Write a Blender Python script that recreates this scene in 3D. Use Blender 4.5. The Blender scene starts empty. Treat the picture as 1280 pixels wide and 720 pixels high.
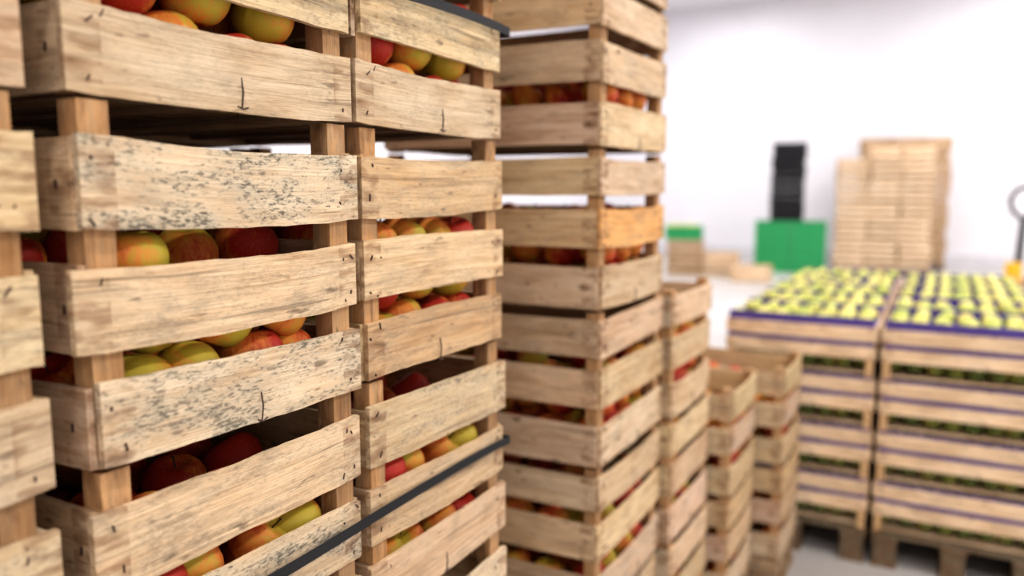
import bpy, math, random
import numpy as np
from mathutils import Vector, Matrix

H = 0.35
CAMZ = 4.16 * H
PAL = 0.4 * H
scene = bpy.context.scene

# ------------------------------------------------------------------ materials
def new_mat(name):
    m = bpy.data.materials.new(name); m.use_nodes = True
    nt = m.node_tree
    b = nt.nodes["Principled BSDF"]
    return m, nt, b
def N(nt, typ, **kw):
    n = nt.nodes.new(typ)
    for k, v in kw.items(): setattr(n, k, v)
    return n
def L(nt, a, b): nt.links.new(a, b)
def simple(name, col, rough=0.6, metal=0.0, nscale=8.0, namt=0.06, bump=0.0):
    m, nt, b = new_mat(name)
    tc = N(nt, 'ShaderNodeTexCoord'); ns = N(nt, 'ShaderNodeTexNoise')
    ns.inputs['Scale'].default_value = nscale; ns.inputs['Detail'].default_value = 4
    L(nt, tc.outputs['Object'], ns.inputs['Vector'])
    cr = N(nt, 'ShaderNodeValToRGB')
    cr.color_ramp.elements[0].color = tuple(max(0, c*(1-namt*2)) for c in col)+(1,)
    cr.color_ramp.elements[1].color = tuple(min(1, c*(1+namt)) for c in col)+(1,)
    cr.color_ramp.elements[0].position = 0.3; cr.color_ramp.elements[1].position = 0.7
    L(nt, ns.outputs['Fac'], cr.inputs['Fac']); L(nt, cr.outputs['Color'], b.inputs['Base Color'])
    b.inputs['Roughness'].default_value = rough; b.inputs['Metallic'].default_value = metal
    return m

def mixc(nt, fac, a, b, blend='MIX'):
    n = N(nt, 'ShaderNodeMix', data_type='RGBA', blend_type=blend)
    for sock, val in ((0, fac), (6, a), (7, b)):
        if isinstance(val, (int, float)): n.inputs[sock].default_value = val
        elif isinstance(val, tuple): n.inputs[sock].default_value = val
        else: L(nt, val, n.inputs[sock])
    return n.outputs[2]
def ramp(nt, src, p0, p1, c0=(0,0,0,1), c1=(1,1,1,1)):
    r = N(nt, 'ShaderNodeValToRGB')
    r.color_ramp.elements[0].position = p0; r.color_ramp.elements[1].position = p1
    r.color_ramp.elements[0].color = c0; r.color_ramp.elements[1].color = c1
    L(nt, src, r.inputs['Fac']); return r.outputs['Color']
def math_(nt, op, a, b=None):
    n = N(nt, 'ShaderNodeMath', operation=op)
    for i, val in enumerate((a, b)):
        if val is None: continue
        if isinstance(val, (int, float)): n.inputs[i].default_value = val
        else: L(nt, val, n.inputs[i])
    return n.outputs[0]

def wood_mat():
    m, nt, b = new_mat("rough_poplar_wood")
    at = N(nt, 'ShaderNodeAttribute', attribute_name='wloc')
    ti = N(nt, 'ShaderNodeAttribute', attribute_name='wtint')
    pr = N(nt, 'ShaderNodeAttribute', attribute_name='wprm')
    sp = N(nt, 'ShaderNodeSeparateXYZ'); L(nt, pr.outputs['Vector'], sp.inputs[0])
    def noise(sc, vecscale, detail=4, rough=0.55, dist=0.0):
        mp = N(nt, 'ShaderNodeMapping'); mp.inputs['Scale'].default_value = vecscale
        L(nt, at.outputs['Vector'], mp.inputs['Vector'])
        n = N(nt, 'ShaderNodeTexNoise'); n.inputs['Scale'].default_value = sc
        n.inputs['Detail'].default_value = detail; n.inputs['Roughness'].default_value = rough
        n.inputs['Distortion'].default_value = dist
        L(nt, mp.outputs['Vector'], n.inputs['Vector']); return n.outputs['Fac']
    grain = noise(1.0, (3.5, 75, 75), 7, 0.68, 1.0)
    fine = noise(1.0, (18, 420, 420), 3, 0.6)
    broad = noise(1.0, (5, 20, 20), 4, 0.6, 0.8)
    dirt = noise(1.0, (11, 30, 30), 6, 0.72, 0.5)
    crack = noise(1.0, (2.2, 110, 110), 3, 0.5, 0.3)
    c = mixc(nt, ramp(nt, grain, 0.30, 0.64), (0.46, 0.31, 0.175, 1), (0.82, 0.65, 0.445, 1))
    c = mixc(nt, math_(nt, 'MULTIPLY', ramp(nt, fine, 0.48, 0.72), 0.34), c, (0.34, 0.23, 0.135, 1))
    c = mixc(nt, math_(nt, 'MULTIPLY', ramp(nt, broad, 0.42, 0.68), 0.5), c, (0.88, 0.76, 0.575, 1))
    c = mixc(nt, 1.0, c, ti.outputs['Color'], 'MULTIPLY')
    c = mixc(nt, 1.0, c, (0.94, 0.89, 0.85, 1), 'MULTIPLY')
    c = mixc(nt, math_(nt, 'MULTIPLY', ramp(nt, dirt, 0.48, 0.68), 0.5), c, (0.275, 0.21, 0.145, 1))
    c = mixc(nt, math_(nt, 'MULTIPLY', ramp(nt, crack, 0.66, 0.70), 0.6), c, (0.15, 0.10, 0.06, 1))
    # dark small knots / flecks
    fl = noise(1.0, (24, 70, 70), 2, 0.5)
    c = mixc(nt, math_(nt, 'MULTIPLY', ramp(nt, fl, 0.66, 0.74), 0.75), c, (0.13, 0.08, 0.045, 1))
    # grey mould speckle
    mo = noise(1.0, (110, 300, 300), 5, 0.75)
    mo2 = noise(1.0, (10, 30, 30), 4, 0.65)
    thr = math_(nt, 'ADD', mo, math_(nt, 'MULTIPLY', mo2, 0.62))
    mk = math_(nt, 'MULTIPLY', ramp(nt, thr, 0.82, 0.95), sp.outputs['X'])
    grey = math_(nt, 'MULTIPLY', math_(nt, 'MULTIPLY', ramp(nt, mo2, 0.36, 0.62), sp.outputs['X']), 0.6)
    c = mixc(nt, grey, c, (0.49, 0.455, 0.355, 1))
    c = mixc(nt, math_(nt, 'MULTIPLY', mk, 0.85), c, (0.065, 0.06, 0.048, 1))
    # rust stain near ends
    en = math_(nt, 'LESS_THAN', sp.outputs['Y'], 0.035)
    rs = math_(nt, 'MULTIPLY', math_(nt, 'MULTIPLY', ramp(nt, fl, 0.46, 0.62), en), 0.55)
    c = mixc(nt, rs, c, (0.21, 0.105, 0.05, 1))
    L(nt, c, b.inputs['Base Color'])
    b.inputs['Roughness'].default_value = 0.8
    b.inputs['Specular IOR Level'].default_value = 0.2
    bp = N(nt, 'ShaderNodeBump'); bp.inputs['Strength'].default_value = 0.85; bp.inputs['Distance'].default_value = 0.002
    hh = math_(nt, 'ADD', grain, math_(nt, 'MULTIPLY', fine, 0.5))
    L(nt, hh, bp.inputs['Height']); L(nt, bp.outputs['Normal'], b.inputs['Normal'])
    return m

def apple_mat(name, ca, cb, cc, red_bias, spread=.7):
    m, nt, b = new_mat(name)
    at = N(nt, 'ShaderNodeAttribute', attribute_name='aloc')
    rn = N(nt, 'ShaderNodeAttribute', attribute_name='arnd')
    sr = N(nt, 'ShaderNodeSeparateXYZ'); L(nt, rn.outputs['Vector'], sr.inputs[0])
    sa = N(nt, 'ShaderNodeSeparateXYZ'); L(nt, at.outputs['Vector'], sa.inputs[0])
    va = N(nt, 'ShaderNodeVectorMath', operation='MULTIPLY_ADD')
    L(nt, rn.outputs['Vector'], va.inputs[0]); va.inputs[1].default_value = (17, 31, 53)
    L(nt, at.outputs['Vector'], va.inputs[2])
    n1 = N(nt, 'ShaderNodeTexNoise'); n1.inputs['Scale'].default_value = 1.1; n1.inputs['Detail'].default_value = 3
    L(nt, va.outputs[0], n1.inputs['Vector'])
    mp = N(nt, 'ShaderNodeMapping'); mp.inputs['Scale'].default_value = (9, 9, 1.0); L(nt, va.outputs[0], mp.inputs['Vector'])
    n2 = N(nt, 'ShaderNodeTexNoise'); n2.inputs['Scale'].default_value = 1.0; n2.inputs['Detail'].default_value = 4
    L(nt, mp.outputs[0], n2.inputs['Vector'])
    blush = math_(nt, 'MULTIPLY', sa.outputs['X'], 0.32)
    f = math_(nt, 'ADD', math_(nt, 'ADD', math_(nt, 'MULTIPLY', n1.outputs['Fac'], 0.95), math_(nt, 'MULTIPLY', n2.outputs['Fac'], 0.5)), blush)
    f = math_(nt, 'ADD', f, math_(nt, 'MULTIPLY', math_(nt, 'SUBTRACT', sr.outputs['X'], 0.5), spread))
    f = math_(nt, 'ADD', f, red_bias)
    r = N(nt, 'ShaderNodeValToRGB')
    e = r.color_ramp.elements
    e[0].position = 0.42; e[0].color = ca; e[1].position = 1.0; e[1].color = cc
    x = r.color_ramp.elements.new(0.68); x.color = cb
    L(nt, f, r.inputs['Fac'])
    n3 = N(nt, 'ShaderNodeTexNoise'); n3.inputs['Scale'].default_value = 22; n3.inputs['Detail'].default_value = 1
    L(nt, va.outputs[0], n3.inputs['Vector'])
    c = mixc(nt, math_(nt, 'MULTIPLY', ramp(nt, n3.outputs['Fac'], 0.66, 0.74), 0.35), r.outputs['Color'], (0.75, 0.6, 0.3, 1))
    L(nt, c, b.inputs['Base Color'])
    b.inputs['Roughness'].default_value = 0.52
    b.inputs['Specular IOR Level'].default_value = 0.28
    return m

M_WOOD = wood_mat()
M_APPLE = apple_mat("red_apple_skin", (0.54, 0.42, 0.05, 1), (0.76, 0.27, 0.05, 1), (0.48, 0.035, 0.02, 1), 0.02, .72)
M_YAPPLE = apple_mat("yellow_apple_skin", (0.42, 0.47, 0.10, 1), (0.68, 0.65, 0.19, 1), (0.74, 0.64, 0.20, 1), -0.05)
M_YAPPLE_SHADED = apple_mat("shaded_yellow_apple_skin", (0.08, 0.12, 0.025, 1), (0.17, 0.19, 0.035, 1), (0.25, 0.23, 0.04, 1), -0.05)  # yellow apples too, with the shade between crates put into the colour
M_STEM = simple("apple_stem_brown", (0.10, 0.06, 0.03), 0.8)
M_NAIL = simple("rusty_nail_steel", (0.07, 0.04, 0.03), 0.6, 0.3)
M_STRAP = simple("dark_strap_plastic", (0.008, 0.008, 0.010), 0.75)
M_LINER = simple("purple_liner_paper", (0.09, 0.058, 0.28), 0.6)
M_GREEN = simple("green_crate_plastic", (0.03, 0.38, 0.13), 0.45)
M_BLACK = simple("black_crate_plastic", (0.012, 0.012, 0.015), 0.6)
M_ORANGE = simple("amber_painted_steel", (0.90, 0.50, 0.02), 0.4)
M_DARKMETAL = simple("black_painted_steel", (0.015, 0.015, 0.017), 0.5, 0.0)
M_WALL = simple("white_insulated_panel", (0.82, 0.81, 0.845), 0.5, 0, 1.2, 0.015)
M_CEIL = simple("white_ceiling_panel", (0.80, 0.79, 0.82), 0.6, 0, 1.2, 0.015)
M_TRIM = simple("grey_wall_curb", (0.68, 0.67, 0.70), 0.5)
def floor_mat():
    m, nt, b = new_mat("sealed_concrete_floor")
    tc = N(nt, 'ShaderNodeTexCoord')
    n1 = N(nt, 'ShaderNodeTexNoise'); n1.inputs['Scale'].default_value = 0.9; n1.inputs['Detail'].default_value = 8
    n2 = N(nt, 'ShaderNodeTexNoise'); n2.inputs['Scale'].default_value = 45; n2.inputs['Detail'].default_value = 4
    L(nt, tc.outputs['Object'], n1.inputs['Vector']); L(nt, tc.outputs['Object'], n2.inputs['Vector'])
    c = mixc(nt, ramp(nt, n1.outputs['Fac'], 0.3, 0.7), (0.42, 0.395, 0.38, 1), (0.56, 0.535, 0.52, 1))
    c = mixc(nt, math_(nt, 'MULTIPLY', ramp(nt, n2.outputs['Fac'], 0.45, 0.7), 0.2), c, (0.30, 0.28, 0.27, 1))
    L(nt, c, b.inputs['Base Color']); b.inputs['Roughness'].default_value = 0.35
    return m
M_FLOOR = floor_mat()
m, nt, b = new_mat("lamp_diffuser_glow")
b.inputs['Emission Color'].default_value = (1, 0.97, 0.93, 1); b.inputs['Emission Strength'].default_value = 4
M_LAMP = m

MATS = [M_WOOD, M_NAIL, M_LINER, M_GREEN, M_BLACK, M_ORANGE, M_DARKMETAL, M_STRAP, M_WALL, M_CEIL, M_TRIM, M_FLOOR, M_LAMP]
WOOD, NAIL, LINER, GREEN, BLACK, ORANGE, DMETAL, STRAP, WALL, CEIL, TRIM, FLOOR, LAMP = range(13)

# ------------------------------------------------------------------ mesh builder
class MB:
    def __init__(s, seed=0):
        s.v=[]; s.f=[]; s.m=[]; s.loc=[]; s.tint=[]; s.prm=[]; s.r=random.Random(seed)
    def slat(s, c, ax, up, nr, Ln, W, T, segs=8, bow=0, sag=0, jit=0, tint=(1,1,1), mold=0, mat=WOOD, tilt=0):
        c=Vector(c); ax=Vector(ax); up=Vector(up); nr=Vector(nr); R=s.r
        off=Vector((R.uniform(0,50),R.uniform(0,50),R.uniform(0,50)))
        b0=len(s.v); wt=wb=0.0
        for i in range(segs+1):
            u=i/segs-.5; k=1-4*u*u
            p=c+ax*(u*Ln)+nr*(bow*k)+up*(sag*k+tilt*u*Ln)
            wt=wt*.75+R.uniform(-jit,jit); wb=wb*.75+R.uniform(-jit,jit)
            for (a,bb) in ((1,1),(1,-1),(-1,-1),(-1,1)):
                e=(W/2+(wt if a>0 else wb))*a
                s.v.append(p+up*e+nr*(T/2*bb))
                s.loc.append(off+Vector((u*Ln,e,T/2*bb)))
                s.tint.append(tint); s.prm.append((mold, Ln/2-abs(u*Ln), 0))
        for i in range(segs):
            a=b0+i*4; d=a+4
            for j in range(4):
                k=(j+1)%4
                s.f.append((a+j,a+k,d+k,d+j)); s.m.append(mat)
        s.f.append((b0+3,b0+2,b0+1,b0)); s.m.append(mat)
        e=b0+segs*4
        s.f.append((e,e+1,e+2,e+3)); s.m.append(mat)
    def box(s, lo, hi, mat=WOOD, tint=(1,1,1), mold=0):
        lo=Vector(lo); hi=Vector(hi); c=(lo+hi)/2; d=hi-lo
        axs=[Vector((1,0,0)),Vector((0,1,0)),Vector((0,0,1))]
        o=sorted(range(3), key=lambda i:-abs(d[i]))
        s.slat(c,axs[o[0]],axs[o[1]],axs[o[2]],abs(d[o[0]]),abs(d[o[1]]),abs(d[o[2]]),1,0,0,0,tint,mold,mat)
    def tube(s, pts, r, mat, n=10):
        pts=[Vector(p) for p in pts]; b0=len(s.v)
        for i,p in enumerate(pts):
            t=(pts[min(i+1,len(pts)-1)]-pts[max(i-1,0)]).normalized()
            a=t.orthogonal().normalized() if i==0 else (a-t*a.dot(t)).normalized()
            bb=t.cross(a)
            for j in range(n):
                w=2*math.pi*j/n
                s.v.append(p+(a*math.cos(w)+bb*math.sin(w))*r); s.loc.append(Vector(p)); s.tint.append((1,1,1)); s.prm.append((0,1,0))
        for i in range(len(pts)-1):
            for j in range(n):
                k=(j+1)%n
                s.f.append((b0+i*n+j,b0+i*n+k,b0+(i+1)*n+k,b0+(i+1)*n+j)); s.m.append(mat)
        s.f.append(tuple(b0+j for j in reversed(range(n)))); s.m.append(mat)
        s.f.append(tuple(b0+(len(pts)-1)*n+j for j in range(n))); s.m.append(mat)
    def mesh(s, name):
        me=bpy.data.meshes.new(name)
        me.from_pydata([tuple(v) for v in s.v],[],s.f)
        used=sorted(set(s.m)); mp={k:i for i,k in enumerate(used)}
        for k in used: me.materials.append(MATS[k])
        me.polygons.foreach_set('material_index',[mp[k] for k in s.m])
        a=me.attributes.new('wloc','FLOAT_VECTOR','POINT'); a.data.foreach_set('vector',np.array([tuple(x) for x in s.loc],dtype=np.float32).ravel())
        a=me.attributes.new('wprm','FLOAT_VECTOR','POINT'); a.data.foreach_set('vector',np.array(s.prm,dtype=np.float32).ravel())
        a=me.attributes.new('wtint','FLOAT_COLOR','POINT'); a.data.foreach_set('color',np.array([tuple(t)+(1,) for t in s.tint],dtype=np.float32).ravel())
        me.update(); return me
def add(name, me, loc=(0,0,0), rot=(0,0,0), parent=None):
    o=bpy.data.objects.new(name,me); o.location=loc; o.rotation_euler=rot
    scene.collection.objects.link(o)
    if parent: o.parent=parent
    return o
def empty(name, loc, rz=0):
    e=bpy.data.objects.new(name,None); e.empty_display_size=.1; e.location=loc; e.rotation_euler=(0,0,rz)
    scene.collection.objects.link(e); return e

# ------------------------------------------------------------------ apples
def apple_template(nu, nv):
    vs=[]; fs=[]
    for j in range(nv+1):
        ph=math.pi*j/nv
        r=max(0.0,math.sin(ph))**0.92*(1+0.09*math.cos(ph))
        z=0.90*math.cos(ph)-0.34*math.exp(-(ph/0.38)**2)+0.20*math.exp(-((math.pi-ph)/0.34)**2)
        for i in range(nu):
            a=2*math.pi*i/nu
            lob=1+0.018*math.cos(5*a)*(1 if j>nv/2 else .4)
            vs.append((r*lob*math.cos(a),r*lob*math.sin(a),z))
    for j in range(nv):
        for i in range(nu):
            k=(i+1)%nu
            fs.append((j*nu+i,(j+1)*nu+i,(j+1)*nu+k,j*nu+k))
    na=len(fs)
    b0=len(vs)
    for t,(rr,zz,dx) in enumerate(((.035,.50,0),(.03,.75,.03),(.045,.98,.09))):
        for i in range(5):
            a=2*math.pi*i/5; vs.append((rr*math.cos(a)+dx,rr*math.sin(a),zz))
    for t in range(2):
        for i in range(5):
            k=(i+1)%5; fs.append((b0+t*5+i,b0+t*5+k,b0+t*5+5+k,b0+t*5+5+i))
    return np.array(vs), np.array(fs), na
def apples_mesh(name, lo, hi, r, seed, mat, nu=20, nv=13, corner=0.0, topdrop=0.3, hull=True, pack=1.98, step=1.55, jx=.12):
    """staggered layers inside the box lo..hi (apple surfaces stay inside)"""
    R=random.Random(seed); tv,tf,na=apple_template(nu,nv)
    P=[]
    zl=[]; z=lo[2]+r
    while z+r<=hi[2]+1e-4: zl.append(z); z+=step*r
    nx=max(1,int((hi[0]-lo[0])/(pack*r))); ny=max(1,int((hi[1]-lo[1])/(pack*r)))
    sx=(hi[0]-lo[0]-2*r)/max(1,nx-1); sy=(hi[1]-lo[1]-2*r)/max(1,ny-1)
    for k,z in enumerate(zl):
        top=(k==len(zl)-1)
        odd=k%2
        for i in range(nx):
            for j in range(ny):
                x=lo[0]+r+sx*i; y=lo[1]+r+sy*(j+(0.5 if odd else 0))
                if odd and j==ny-1: continue
                edge=(i==0 or i==nx-1 or j==0 or j>=ny-1-odd)
                if hull and not (edge or k>=len(zl)-2 or k==0): continue
                if top and R.random()<topdrop: continue
                x+=R.uniform(-jx,jx)*r*(1); y+=R.uniform(-.25,.25)*r
                x=min(max(x,lo[0]+r),hi[0]-r); y=min(max(y,lo[1]+r),hi[1]-r)
                if corner>0:
                    cx=min(x-lo[0],hi[0]-x); cy=min(y-lo[1],hi[1]-y)
                    if cx<r+corner*.6 and cy<r+corner*.8:
                        y=lo[1]+r+corner if y<(lo[1]+hi[1])/2 else hi[1]-r-corner
                P.append((x,y,z+R.uniform(-.16,.16)*r,r*R.uniform(.90,1.03)))
    V=[];F=[];AL=[];AR=[];MI=[];off=0
    for (x,y,z,rr) in P:
        if R.random()<.55:
            q=Matrix.Rotation(R.uniform(0,6.28),3,'Z')@Matrix.Rotation(R.uniform(-.7,.7),3,'X')@Matrix.Rotation(R.uniform(0,6.28),3,'Z')
        else:
            q=Matrix.Rotation(R.uniform(0,6.28),3,'Z')@Matrix.Rotation(R.uniform(0,3.14),3,'X')@Matrix.Rotation(R.uniform(0,6.28),3,'Z')
        V.append(tv@np.array(q).T*rr+np.array((x,y,z)))
        F.append(tf+off); off+=len(tv)
        AL.append(tv); AR.append(np.tile(np.array((R.random(),R.random(),R.random())),(len(tv),1)))
        mi=np.zeros(len(tf),dtype=int); mi[na:]=1; MI.append(mi)
    V=np.concatenate(V);F=np.concatenate(F);AL=np.concatenate(AL);AR=np.concatenate(AR);MI=np.concatenate(MI)
    me=bpy.data.meshes.new(name); me.from_pydata(V.tolist(),[],F.tolist())
    me.materials.append(mat); me.materials.append(M_STEM)
    me.polygons.foreach_set('material_index',MI.tolist()); me.polygons.foreach_set('use_smooth',[True]*len(F))
    a=me.attributes.new('aloc','FLOAT_VECTOR','POINT'); a.data.foreach_set('vector',AL.astype(np.float32).ravel())
    a=me.attributes.new('arnd','FLOAT_VECTOR','POINT'); a.data.foreach_set('vector',AR.astype(np.float32).ravel())
    me.update(); return me

# ------------------------------------------------------------------ tall wooden crate (origin front/near/bottom corner; front faces +X)
T=0.008; D=0.57
BANDS_A=((.004,.235),(.32,.56),(.65,.89))
BANDS_B=((.015,.280),(.390,.635),(.715,.950))
def crate_mesh(name, Lc, seed, mold=(0.,0.,0.), tints=None, segs=26, BANDS=BANDS_A, k0=1.0, front=None):
    mb=MB(seed); R=mb.r
    X,Y,Z=(1,0,0),(0,1,0),(0,0,1)
    def tnt(k=1.0,w=.17):
        g=k0*k*(1+R.uniform(-w,w*.4)); return (g, g*(1+R.uniform(-.07,.02)), g*(1+R.uniform(-.16,.06)))
    for side in (0,1):                     # front, back
        sx=-T/2 if side==0 else -D+T/2; nr=(1,0,0) if side==0 else (-1,0,0)
        for bi,(z0,z1) in enumerate(BANDS if side==0 else BANDS_B):  # back slats shaped higher to block light leaking through from behind
            tt=tints[bi] if (tints and side==0 and tints[bi]) else tnt()
            j0=R.uniform(-.008,.014); j1=R.uniform(-.006,.006)
            tl=R.uniform(-.018,.018)
            if front and side==0: j0,tl=front[bi]
            mb.slat((sx,(Lc+j0-j1)/2,(z0+z1)/2*H),Y,Z,nr,Lc-j0-j1,(z1-z0)*H*R.uniform(.94,1.03),T,segs,
                    R.uniform(.001,.006),R.uniform(-.006,.003),.0009,tt,mold[bi] if side==0 else R.random()*.3,WOOD,tl)
            for yy in (.018,.030,Lc-.018,Lc-.032):
                for zz in (z0+.045,z1-.045):
                    if R.random()<.55:
                        a=R.uniform(-.9,.9)
                        c=Vector((sx+(T/2+.0012)*nr[0], yy+R.uniform(-.008,.008), zz*H+R.uniform(-.010,.010)))
                        mb.slat(c,(0,math.sin(a),math.cos(a)),(0,math.cos(a),-math.sin(a)),nr,R.uniform(.002,.010),.0014,.0022,1,mat=NAIL)
    for side in (0,1):                     # ends
        sy=T/2+.001 if side==0 else Lc-T/2-.001; nr=(0,-1,0) if side==0 else (0,1,0)
        for bi,(z0,z1) in enumerate(BANDS):
            Ln=D-2*T-.001
            mb.slat((-D/2,sy,(z0+z1)/2*H),X,Z,nr,Ln,(z1-z0)*H*R.uniform(.93,1.0),T,12,0,R.uniform(-.004,.002),.0006,tnt(.93),R.random()*.3)
            for xx in (-.03,-D+.03):
                c=Vector((xx,sy+(T/2+.001)*nr[1],(z0+z1)/2*H)); mb.slat(c,Z,X,nr,.008,.0018,.002,1,mat=NAIL)
    pw,pd=.032,.028
    for px in (-T-pd/2-.0005,-D+T+pd/2+.0005):
        for py in (T+pw/2+.002,Lc-T-pw/2-.002):
            g=R.uniform(.62,.85)
            mb.slat((px,py,.4965*H),Z,Y,X,.985*H,pw,pd,6,0,0,.0006,(g*.97,g*.74,g*.52),.15)
    n=5; bw=(D-2*T)/n
    for i in range(n):
        mb.slat((-T-bw*(i+.5),Lc/2,.035*H),Y,X,Z,Lc-2*T-.004,bw*.93,.005,4,0,0,.001,tnt(.6),.3)
    for yy in (.06,Lc/2,Lc-.06):
        mb.slat((-D/2,yy,.018*H),X,Y,Z,D-2*T-.06,.03,.006,4,0,0,.001,tnt(.55),.1)
    yc=Lc/2+R.uniform(-.02,.05)
    mb.tube([(.0045,yc,.10*H),(.006,yc+.001,.055*H),(.0055,yc-.001,0.01*H),(-.004,yc,-.014*H)],.0009,NAIL,6)
    mb.tube([(.005,yc-.007,.012*H),(.0062,yc,.004*H),(.005,yc+.008,.010*H)],.0009,NAIL,6)
    return mb.mesh(name)

AR_=.0415
def fill(Lc, seed, top=.72, **k):
    return apples_mesh("apples_mesh",(-D+T+.004,T+.004,.045*H),(-T-.0025,Lc-T-.004,top*H),AR_,seed,M_APPLE,corner=.03,**k)

L1=1.09*H; L2=1.22*H; L3=1.10*H; L4=1.03*H
apA=[fill(L1,s) for s in (11,22,33,66)]
apFull=[fill(L1,s,.93,topdrop=.18) for s in (101,102)]
apB=[fill(L2,s) for s in (44,55)]
apC=[fill(L4,s) for s in (77,)]
apT=[fill(L4,s,.93,topdrop=.1) for s in (88,)]
crA=[crate_mesh("crate_a",L1,s,mo) for s,mo in ((1,(.2,.4,.2)),(2,(.2,.6,.3)),(3,(.4,.1,.3)),(4,(.1,.25,.5)))]
crB=[crate_mesh("crate_b",L2,s,mo,BANDS=BANDS_B,k0=.96) for s,mo in ((5,(.2,0,.0)),(6,(.0,.3,.1)),(7,(.3,0,.1)))]
crC=[crate_mesh("crate_c",L3,s,mo,BANDS=BANDS_B,k0=.98) for s,mo in ((15,(.2,0,.0)),(16,(.0,.3,.1)))]
crD=[crate_mesh("crate_d",L4,s,mo,BANDS=BANDS_B,k0=.98) for s,mo in ((17,(.2,0,.0)),(18,(.0,.3,.1)))]
crMold=crate_mesh("crate_mold",L1,9,(.9,.3,1.0),((1.04,1.06,1.08),(1.03,1.0,.96),(1.04,1.06,1.08)),front=((.010,-.012),(-.010,.0),(.004,-.014)))
crLow=crate_mesh("crate_low",L1,12,(.2,.95,.35),((.92,.87,.80),(.92,.92,.90),(1.02,.98,.93)))
crMid=crate_mesh("crate_mid",L1,19,(.3,.2,.3),((.78,.66,.53),(1.02,.98,.90),(.90,.83,.72)))
crOr=crate_mesh("crate_or",L2,14,(0,0,0),(None,(1.04,.76,.46),None),BANDS=BANDS_B,k0=.96)

def pallet_mesh(w, l, seed=0, k=1.0):
    """w along -x, l along y, height PAL"""
    mb=MB(seed); R=mb.r; h=PAL; t=.018
    n=max(3,int(w/.12)); 
    for i in range(n):
        g=k*R.uniform(.55,.75); mb.slat((-(i+.5)*w/n,l/2,h-t/2-.002),(0,1,0),(1,0,0),(0,0,1),l,w/n*.82,t,3,0,0,.001,(g,g*.93,g*.85),.3)
    for yy in (.05,l/2,l-.05):
        g=.6*k; mb.slat((-w/2,yy,h-1.5*t-.004),(1,0,0),(0,1,0),(0,0,1),w,.09,t,2,0,0,.001,(g,g*.93,g*.85),.3)
        mb.slat((-w/2,yy,t/2),(1,0,0),(0,1,0),(0,0,1),w,.09,t,2,0,0,.001,(g,g*.93,g*.85),.3)
        for xx in (-.05,-w/2,-w+.05):
            mb.box((xx-.045,yy-.04,t),(xx+.045,yy+.04,h-2*t-.004),WOOD,(.55*k,.5*k,.45*k),.3)
    return mb.mesh("pallet_mesh")

rs=random.Random(7)
def fill_stack(e, xf, y0, Lc, n, deep, crates, apples, special=None, tag="", topfill=None, full=()):
    tot=deep*(D+.012)
    add("pallet"+tag,pallet_mesh(tot,Lc,n),(xf,y0,0),parent=e)
    for d in range(deep):
        for i in range(n):
            me=rs.choice(crates)
            if special and d==0 and i in special: me=special[i]
            ox=xf-d*(D+.012)+rs.uniform(-.004,.004); oy=y0+rs.uniform(-.003,.003); rz=rs.uniform(-.008,.008)
            z=PAL+i*H
            add("crate%s_%d"%(tag,i+1+d*n),me,(ox,oy,z),(0,0,rz),e)
            ap=rs.choice(apples)
            if topfill and i==n-1: ap=topfill
            if d==0 and i in full: ap=apFull[len(tag+str(i))%2 if tag!="_c" else 1]
            add("apples%s_%d"%(tag,i+1+d*n),ap,(ox,oy,z),(0,0,rz),e)
RR=math.radians(1.5)
def stack(xf, y0, *a, **k):
    e=empty("wooden_apple_crate_stack",(xf,y0,0),RR); fill_stack(e,0,0,*a,**k); return e
XF=-2.02*H
E0=empty("wooden_apple_crate_stack",(XF+.059*H,.05*H,0),RR)
fill_stack(E0,-.004,-.008, L1, 6, 3, crA, apA, tag="_a")  # rows behind the front crates are added to keep the interiors dark
fill_stack(E0,0,1.175*H, L1, 6, 3, crA, apA, {3:crMold,2:crLow,4:crA[0]}, tag="_b", full=(2,))
fill_stack(E0,.002,2.31*H, L1, 6, 3, crA, apA, {3:crMid,4:crA[0],2:crA[3]}, tag="_c", full=(2,))
stack(-1.95*H, 4.45*H, L2, 6, 1, crB, apB, {3:crOr})
stack(-1.90*H, 5.73*H, L3, 3, 2, crC, apC, topfill=apT[0])
stack(-1.745*H, 6.91*H, L4, 2, 2, crD, apC, topfill=apT[0])
stack(-1.51*H, 7.99*H, L4, 2, 2, crD, apC, topfill=apT[0])

def strap(zw, name):
    mb=MB(3)
    z=zw
    x0=.0135; x1=-3*(D+.012)-.004; y0=-.016; y1=2.31*H+L1+.005
    pts=[]
    def edge(a,b,n,bow):
        for i in range(n):
            u=i/n; p=Vector(a).lerp(Vector(b),u); pts.append((p.x+bow*math.sin(math.pi*u*3)**2,p.y,p.z+.004*math.sin(u*9)))
    edge((x0,y0,z),(x0,y1,z),24,.0012); edge((x0,y1,z),(x1,y1,z),6,0); edge((x1,y1,z),(x1,y0,z),6,0); edge((x1,y0,z),(x0,y0,z),6,0)
    n=len(pts); w=.0072
    cx=(x0+x1)/2; cy=(y0+y1)/2
    for p in pts:
        inx=p[0]+(-.0012 if p[0]>cx else .0012); iny=p[1]+(-.0012 if p[1]>cy else .0012)
        for (xx,yy,zz) in ((p[0],p[1],w),(inx,iny,w),(inx,iny,-w),(p[0],p[1],-w)):
            mb.v.append(Vector((xx,yy,p[2]+zz))); mb.loc.append(Vector(p)); mb.tint.append((1,1,1)); mb.prm.append((0,1,0))
    for i in range(n):
        j=(i+1)%n
        for a in range(4):
            b2=(a+1)%4; mb.f.append((i*4+a,i*4+b2,j*4+b2,j*4+a)); mb.m.append(STRAP)
    add(name,mb.mesh(name),parent=E0)
strap(CAMZ-1.29*H,"strap_lower"); strap(CAMZ+.75*H,"strap_upper")

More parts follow.
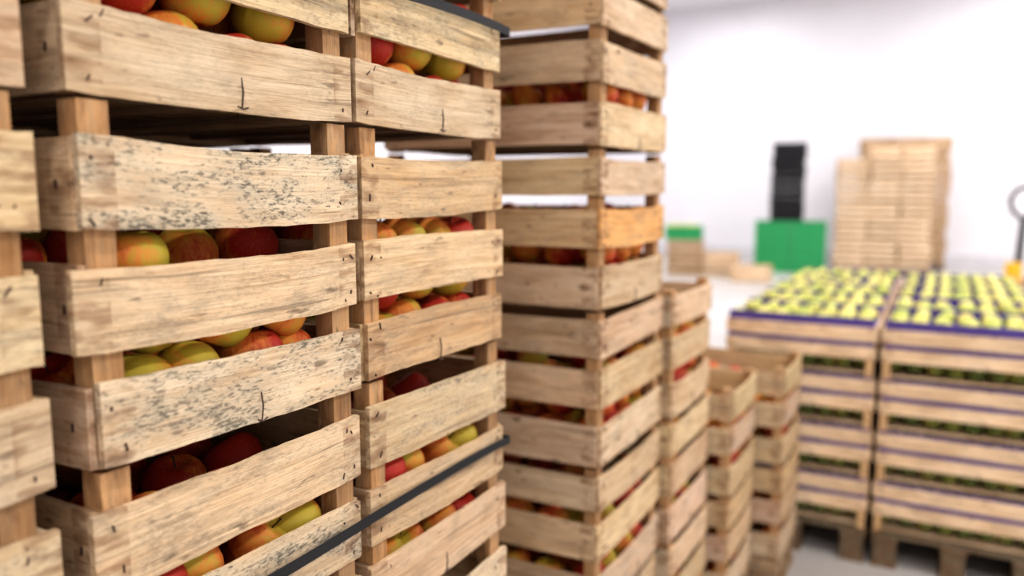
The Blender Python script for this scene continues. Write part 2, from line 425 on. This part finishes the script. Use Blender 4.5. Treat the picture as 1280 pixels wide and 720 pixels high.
# ------------------------------------------------------------------ low crates with yellow apples
BW,BD,BU=.565,.392,.20
def lowcrate(name, seed, liner=True, dark=1.0, warm=1.0):
    mb=MB(seed); R=mb.r; t=.008
    def tnt():
        g=dark*R.uniform(.92,1.08); return (g,g*1.0*warm,g*1.02*warm*warm)
    bands=((.345,.585),(.685,.95)) if liner else ((.05,.40),(.58,.95))
    for (z0,z1) in bands:
        W=(z1-z0)*BU; zc=(z0+z1)/2*BU
        for sy,nr in ((t/2,(0,-1,0)),(BD-t/2,(0,1,0))):
            mb.slat((BW/2,sy,zc),(1,0,0),(0,0,1),nr,BW-.004,W,t,6,R.uniform(0,.002),0,.0008,tnt(),.05)
        for sx,nr in ((t/2,(-1,0,0)),(BW-t/2,(1,0,0))):
            mb.slat((sx,BD/2,zc),(0,1,0),(0,0,1),nr,BD-2*t-.002,W,t,4,0,0,.0008,tnt(),.05)
    for px in (t+.014,BW-t-.014):
        for py in (t+.014,BD-t-.014):
            mb.slat((px,py,BU*.495),(0,0,1),(1,0,0),(0,1,0),BU*.99,.027,.027,2,0,0,0,(dark*.9,dark*.8,dark*.65),0)
    for i in range(6):
        w=(BD-2*t)/6
        mb.slat((BW/2,t+w*(i+.5),.012),(1,0,0),(0,1,0),(0,0,1),BW-2*t-.002,w*.85,.005,2,0,0,0,tnt(),0)
    if liner:
        g=.0095
        for z0,z1 in ((.565,.705),(.90,.99)):
            a,bq=z0*BU,z1*BU
            mb.box((g,g-.002,a),(BW-g,g-.0004,bq),LINER); mb.box((g,BD-g-.0016,a),(BW-g,BD-g,bq),LINER)
            mb.box((g,g+.002,a),(g+.0016,BD-g-.002,bq),LINER); mb.box((BW-g-.0016,g+.002,a),(BW-g,BD-g-.002,bq),LINER)
    return mb.mesh(name)
def tray_mesh():
    mb=MB(1)
    mb.box((.013,.013,.91*BU),(BW-.013,BD-.013,.922*BU),LINER)
    for k in (1,2,3):
        x=BW*k/4; mb.box((x-.001,.014,.924*BU),(x+.001,BD-.014,1.08*BU),LINER)
    for (a,bq) in (((.011,.011),(BW-.011,.013)),((.011,BD-.013),(BW-.011,BD-.011))):
        mb.box((a[0],a[1],.8*BU),(bq[0],bq[1],1.12*BU),LINER)
    return mb.mesh("tray_divider")
lc=[lowcrate("low_crate",s,dark=1.20) for s in (1,2)]
lcE=[lowcrate("low_crate_empty",s,False,1.18) for s in (3,4)]
lcD=[lowcrate("low_crate_brown",s,False,.86,.92) for s in (5,6)]
yaT=[apples_mesh("yellow_apples_top",(.016,.018,.170),(BW-.016,BD-.018,.235),.0318,s,M_YAPPLE,14,9,0,.12,False,2.12,jx=.35) for s in (3,4,5,6)]
yaL=[apples_mesh("shaded_yellow_apples_low",(.013,.013,.018),(BW-.013,BD-.013,BU*.80),.034,s,M_YAPPLE_SHADED,12,8,.02,.1) for s in (5,)]  # lower yellow apples, skin colour darkened to paint the shade in the gaps
tray=tray_mesh()
rot=math.radians(1.8)
bx,by=-.285,3.255
ca,sa=math.cos(rot),math.sin(rot)
for col in (-1,0,1):
    lx=.010 if col==0 else (col*(BW+.018)+.010)
    e=empty("yellow_apple_crate_stack",(bx+lx*ca,by+lx*sa,0),rot)
    p=add("pallet",pallet_mesh(5*(BD+.006),BW,col+9,.38),parent=e); p.rotation_euler=(0,0,-math.pi/2)  # pallet tint lowered to paint in the shadow under the crates
    for d in range(5):
        for i in range(4):
            o=(rs.uniform(-.004,.004),d*(BD+.006)+rs.uniform(-.002,.002),PAL+i*BU)
            add("crate_%d"%(d*4+i+1),rs.choice(lc),o,(0,0,0),e)
            add("apples_%d"%(d*4+i+1),yaL[0],o,(0,0,0),e)
            if i==3:
                add("tray_divider_%d"%(d+1),tray,o,(0,0,0),e)
                add("top_apples_%d"%(d+1),rs.choice(yaT),o,(0,0,0),e)

# ------------------------------------------------------------------ background stacks
def plastic_crate(name, w, d, h, mat):
    mb=MB(2); t=.006
    mb.box((0,0,0),(w,d,t),mat)
    for (a,bq) in (((0,0,0),(w,t,h)),((0,d-t,0),(w,d,h)),((0,t,0),(t,d-t,h)),((w-t,t,0),(w,d-t,h))): mb.box(a,bq,mat)
    for z in (.0,.48,.86):
        z0=z*h; z1=z0+.12*h; q=.022
        mb.box((-q,-q,z0),(w+q,0,z1),mat); mb.box((-q,d,z0),(w+q,d+q,z1),mat)
        mb.box((-q,0,z0),(0,d,z1),mat); mb.box((w,0,z0),(w+q,d,z1),mat)
    n=7
    for i in range(n+1):
        x=w*i/n; mb.box((x-.005,-.014,0),(x+.005,0,h),mat); mb.box((x-.005,d,0),(x+.005,d+.014,h),mat)
    for i in range(5):
        y=d*i/4; mb.box((-.014,y-.005,0),(0,y+.005,h),mat); mb.box((w,y-.005,0),(w+.014,y+.005,h),mat)
    return mb.mesh(name)
gc=plastic_crate("green_crate",.54,.38,.218,GREEN)
def black_crate():
    """ventilated stacking crate: projecting rim, base rail, corner posts, ribs and a hand-hold window"""
    mb=MB(2); w,d,h=.54,.38,.13
    mb.box((.02,.02,0),(w-.02,d-.02,.008),BLACK)
    for (a,bq) in (((.02,.02,.008),(w-.02,.028,.055)),((.02,d-.028,.008),(w-.02,d-.02,.10)),((.02,.028,.008),(.028,d-.028,h-.03)),((w-.028,.028,.008),(w-.02,d-.028,h-.03))): mb.box(a,bq,BLACK)
    for z0,z1,q in ((.0,.020,.0),(.096,.126,.016)):
        mb.box((-q,-q,z0),(w+q,.02,z1),BLACK); mb.box((-q,d-.02,z0),(w+q,d+q,z1),BLACK)
        mb.box((-q,.02,z0),(.02,d-.02,z1),BLACK); mb.box((w-.02,.02,z0),(w+q,d-.02,z1),BLACK)
    for k in range(0,7):
        x=.012+(w-.024)*k/6; mb.box((x-.008,.004,.02),(x+.008,.022,.096),BLACK); mb.box((x-.008,d-.022,.02),(x+.008,d-.004,.096),BLACK)
    return mb.mesh("black_crate")
bc=black_crate()
fr=math.radians(9)
gx,gy=-3.30,14.25
e=empty("green_plastic_crate_stack",(gx,gy,0),fr)
for i in range(4):
    for c in (0,1): add("crate_%d"%(i*2+c+1),gc,(c*.585,0,.0+i*.222),(0,0,0),e)
e=empty("black_plastic_crate_stack",(gx+.22*math.cos(fr),gy+.22*math.sin(fr),.892),fr)
for i in range(10): add("crate_%d"%(i+1),bc,(rs.uniform(-.014,.014),0,i*.134),(0,0,rs.uniform(-.02,.02)),e)

def emptystack(x,y,rz,counts,meshes,deep=1,sx=1.0):
    e=empty("empty_wooden_crate_stack",(x,y,0),rz); e.scale=(sx,1,1)
    p=add("pallet",pallet_mesh(deep*(BD+.01),len(counts)*(BW+.01),3),parent=e); p.rotation_euler=(0,0,-math.pi/2)
    for c,n in enumerate(counts):
        for d in range(deep):
            for i in range(n):
                add("crate_%d_%d_%d"%(c+1,d+1,i+1),rs.choice(meshes),(c*(BW+.01)+rs.uniform(-.025,.025),d*(BD+.01)+rs.uniform(-.01,.01),PAL+i*BU),(0,0,rs.uniform(-.02,.02)),e)
    return e
emptystack(-2.02,14.35,fr,(9,10,10),lcE,2,.84)
emptystack(-1.84,15.75,fr,(11,11,11),lcD,2,.84)
e=add("wooden_field_crate",lcE[0],(-3.25,12.45,0.0),(0,0,fr)); e.scale=(1.05,1.0,1.3)
e=empty("wooden_crate_pile",(-4.45,12.9,0),fr)
for i in range(3):
    add("crate_%d"%(i+1),rs.choice(lcD),(0,0,i*BU),(0,0,0),e)
    if i<2: add("crate_b%d"%(i+1),rs.choice(lcE),(BW+.02,.02,i*BU),(0,0,0),e)
e=empty("green_harvest_crate",(-4.5,12.92,3*BU+.002),fr); add("crate_body",gc,(0.02,0.01,0),(0,0,0),e)
add("yellow_apples",yaT[0],(.0,-.01,.02),(0,0,0),e).scale=(.93,.9,1)

# ------------------------------------------------------------------ pallet jack
e=empty("hand_pallet_jack",(.36,9.35,0),math.radians(-25))
mb=MB(8)
mb.box((-.27,-.1,.06),(-.11,-1.2,.12),ORANGE); mb.box((.11,-.1,.06),(.27,-1.2,.12),ORANGE)
mb.box((-.27,-.12,.06),(.27,.05,.30),ORANGE); mb.box((-.13,-.08,.30),(.13,.06,.56),ORANGE)
mb.tube([(0,.0,.30),(0,0,.72)],.075,ORANGE,16)
add("fork_body",mb.mesh("fork_body"),parent=e)
mb=MB(8)
mb.tube([(0,.06,.45),(0,.10,.8),(0,.14,1.15)],.034,DMETAL,12)
mb.tube([(0,.14,1.14),(-.11,.15,1.22),(-.15,.16,1.34),(-.09,.17,1.44),(0,.17,1.47),(.09,.17,1.44),(.15,.16,1.34),(.11,.15,1.22),(0,.14,1.14)],.025,DMETAL,10)
add("tow_handle",mb.mesh("tow_handle"),parent=e)
mb=MB(8)
for xx in (-.19,.19):
    mb.tube([(xx-.025,-1.1,.04),(xx+.025,-1.1,.04)],.04,DMETAL,16)
mb.tube([(-.06,.05,.09),(-.01,.05,.09)],.09,DMETAL,20); mb.tube([(.01,.05,.09),(.06,.05,.09)],.09,DMETAL,20)
add("wheels",mb.mesh("wheels"),parent=e)

# ------------------------------------------------------------------ room
X0,X1,Y0,Y1,ZC=-7.5,6.0,-5.0,17.0,5.2
def roombox(name, lo, hi, mat):
    mb=MB(1); c=[(a+b_)/2 for a,b_ in zip(lo,hi)]
    mb.box([a-b_ for a,b_ in zip(lo,c)],[a-b_ for a,b_ in zip(hi,c)],mat); add(name,mb.mesh(name),c)
roombox("floor",(X0-.2,Y0-.2,-.2),(X1+.2,Y1+.2,0),FLOOR)
roombox("ceiling",(X0-.2,Y0-.2,ZC),(X1+.2,Y1+.2,ZC+.2),CEIL)
roombox("wall_back",(X0,Y1,0),(X1,Y1+.2,ZC),WALL)
roombox("wall_front",(X0,Y0-.2,0),(X1,Y0,ZC),WALL)
roombox("wall_left",(X0-.2,Y0,0),(X0,Y1,ZC),WALL)
roombox("wall_right",(X1,Y0,0),(X1+.2,Y1,ZC),WALL)
roombox("baseboard_back",(X0,Y1-.05,0),(X1,Y1,.22),TRIM)
roombox("baseboard_left",(X0,Y0,0),(X0+.05,Y1-.05,.22),TRIM)
roombox("baseboard_right",(X1-.05,Y0,0),(X1,Y1-.05,.22),TRIM)

lampmesh=MB(1); lampmesh.box((-.14,-1.2,-.03),(.14,1.2,.05),TRIM); lampmesh.box((-.12,-1.18,-.045),(.12,1.18,-.031),LAMP)
lm=lampmesh.mesh("ceiling_lamp")
for ix,x in enumerate((-4.5,.7,3.8)):
    for iy,y in enumerate((-2.2,1.8,5.8,10.2,14.2)):
        o=add("ceiling_lamp",lm,(x,y,ZC-.055))
        ld=bpy.data.lights.new("lamp_light",'AREA'); ld.shape='RECTANGLE'; ld.size=.26; ld.size_y=2.3
        ld.energy=(80 if x>0 else 44) if y<7 else 112
        ld.color=(1,.965,.92) if y<7 else (1,.985,1.0)
        lo=bpy.data.objects.new("lamp_light",ld); scene.collection.objects.link(lo); lo.parent=o; lo.location=(0,0,-.06)

w=bpy.data.worlds.new("World"); scene.world=w; w.use_nodes=True
w.node_tree.nodes['Background'].inputs[0].default_value=(.8,.82,.9,1); w.node_tree.nodes['Background'].inputs[1].default_value=.3

# ------------------------------------------------------------------ camera
cd=bpy.data.cameras.new("camera"); cam=bpy.data.objects.new("camera",cd); scene.collection.objects.link(cam)
cam.location=(0,0,CAMZ); cam.rotation_euler=(math.radians(90-7.13),0,math.radians(30))
cd.sensor_width=36; cd.lens=36*1000/1280
cd.clip_start=.02
cd.dof.use_dof=True; cd.dof.focus_distance=0.98; cd.dof.aperture_fstop=1.9
scene.camera=cam
scene.view_settings.view_transform='Standard'
for lk in ('Medium High Contrast','Standard - Medium High Contrast'):
    try:
        scene.view_settings.look=lk; break
    except Exception: pass
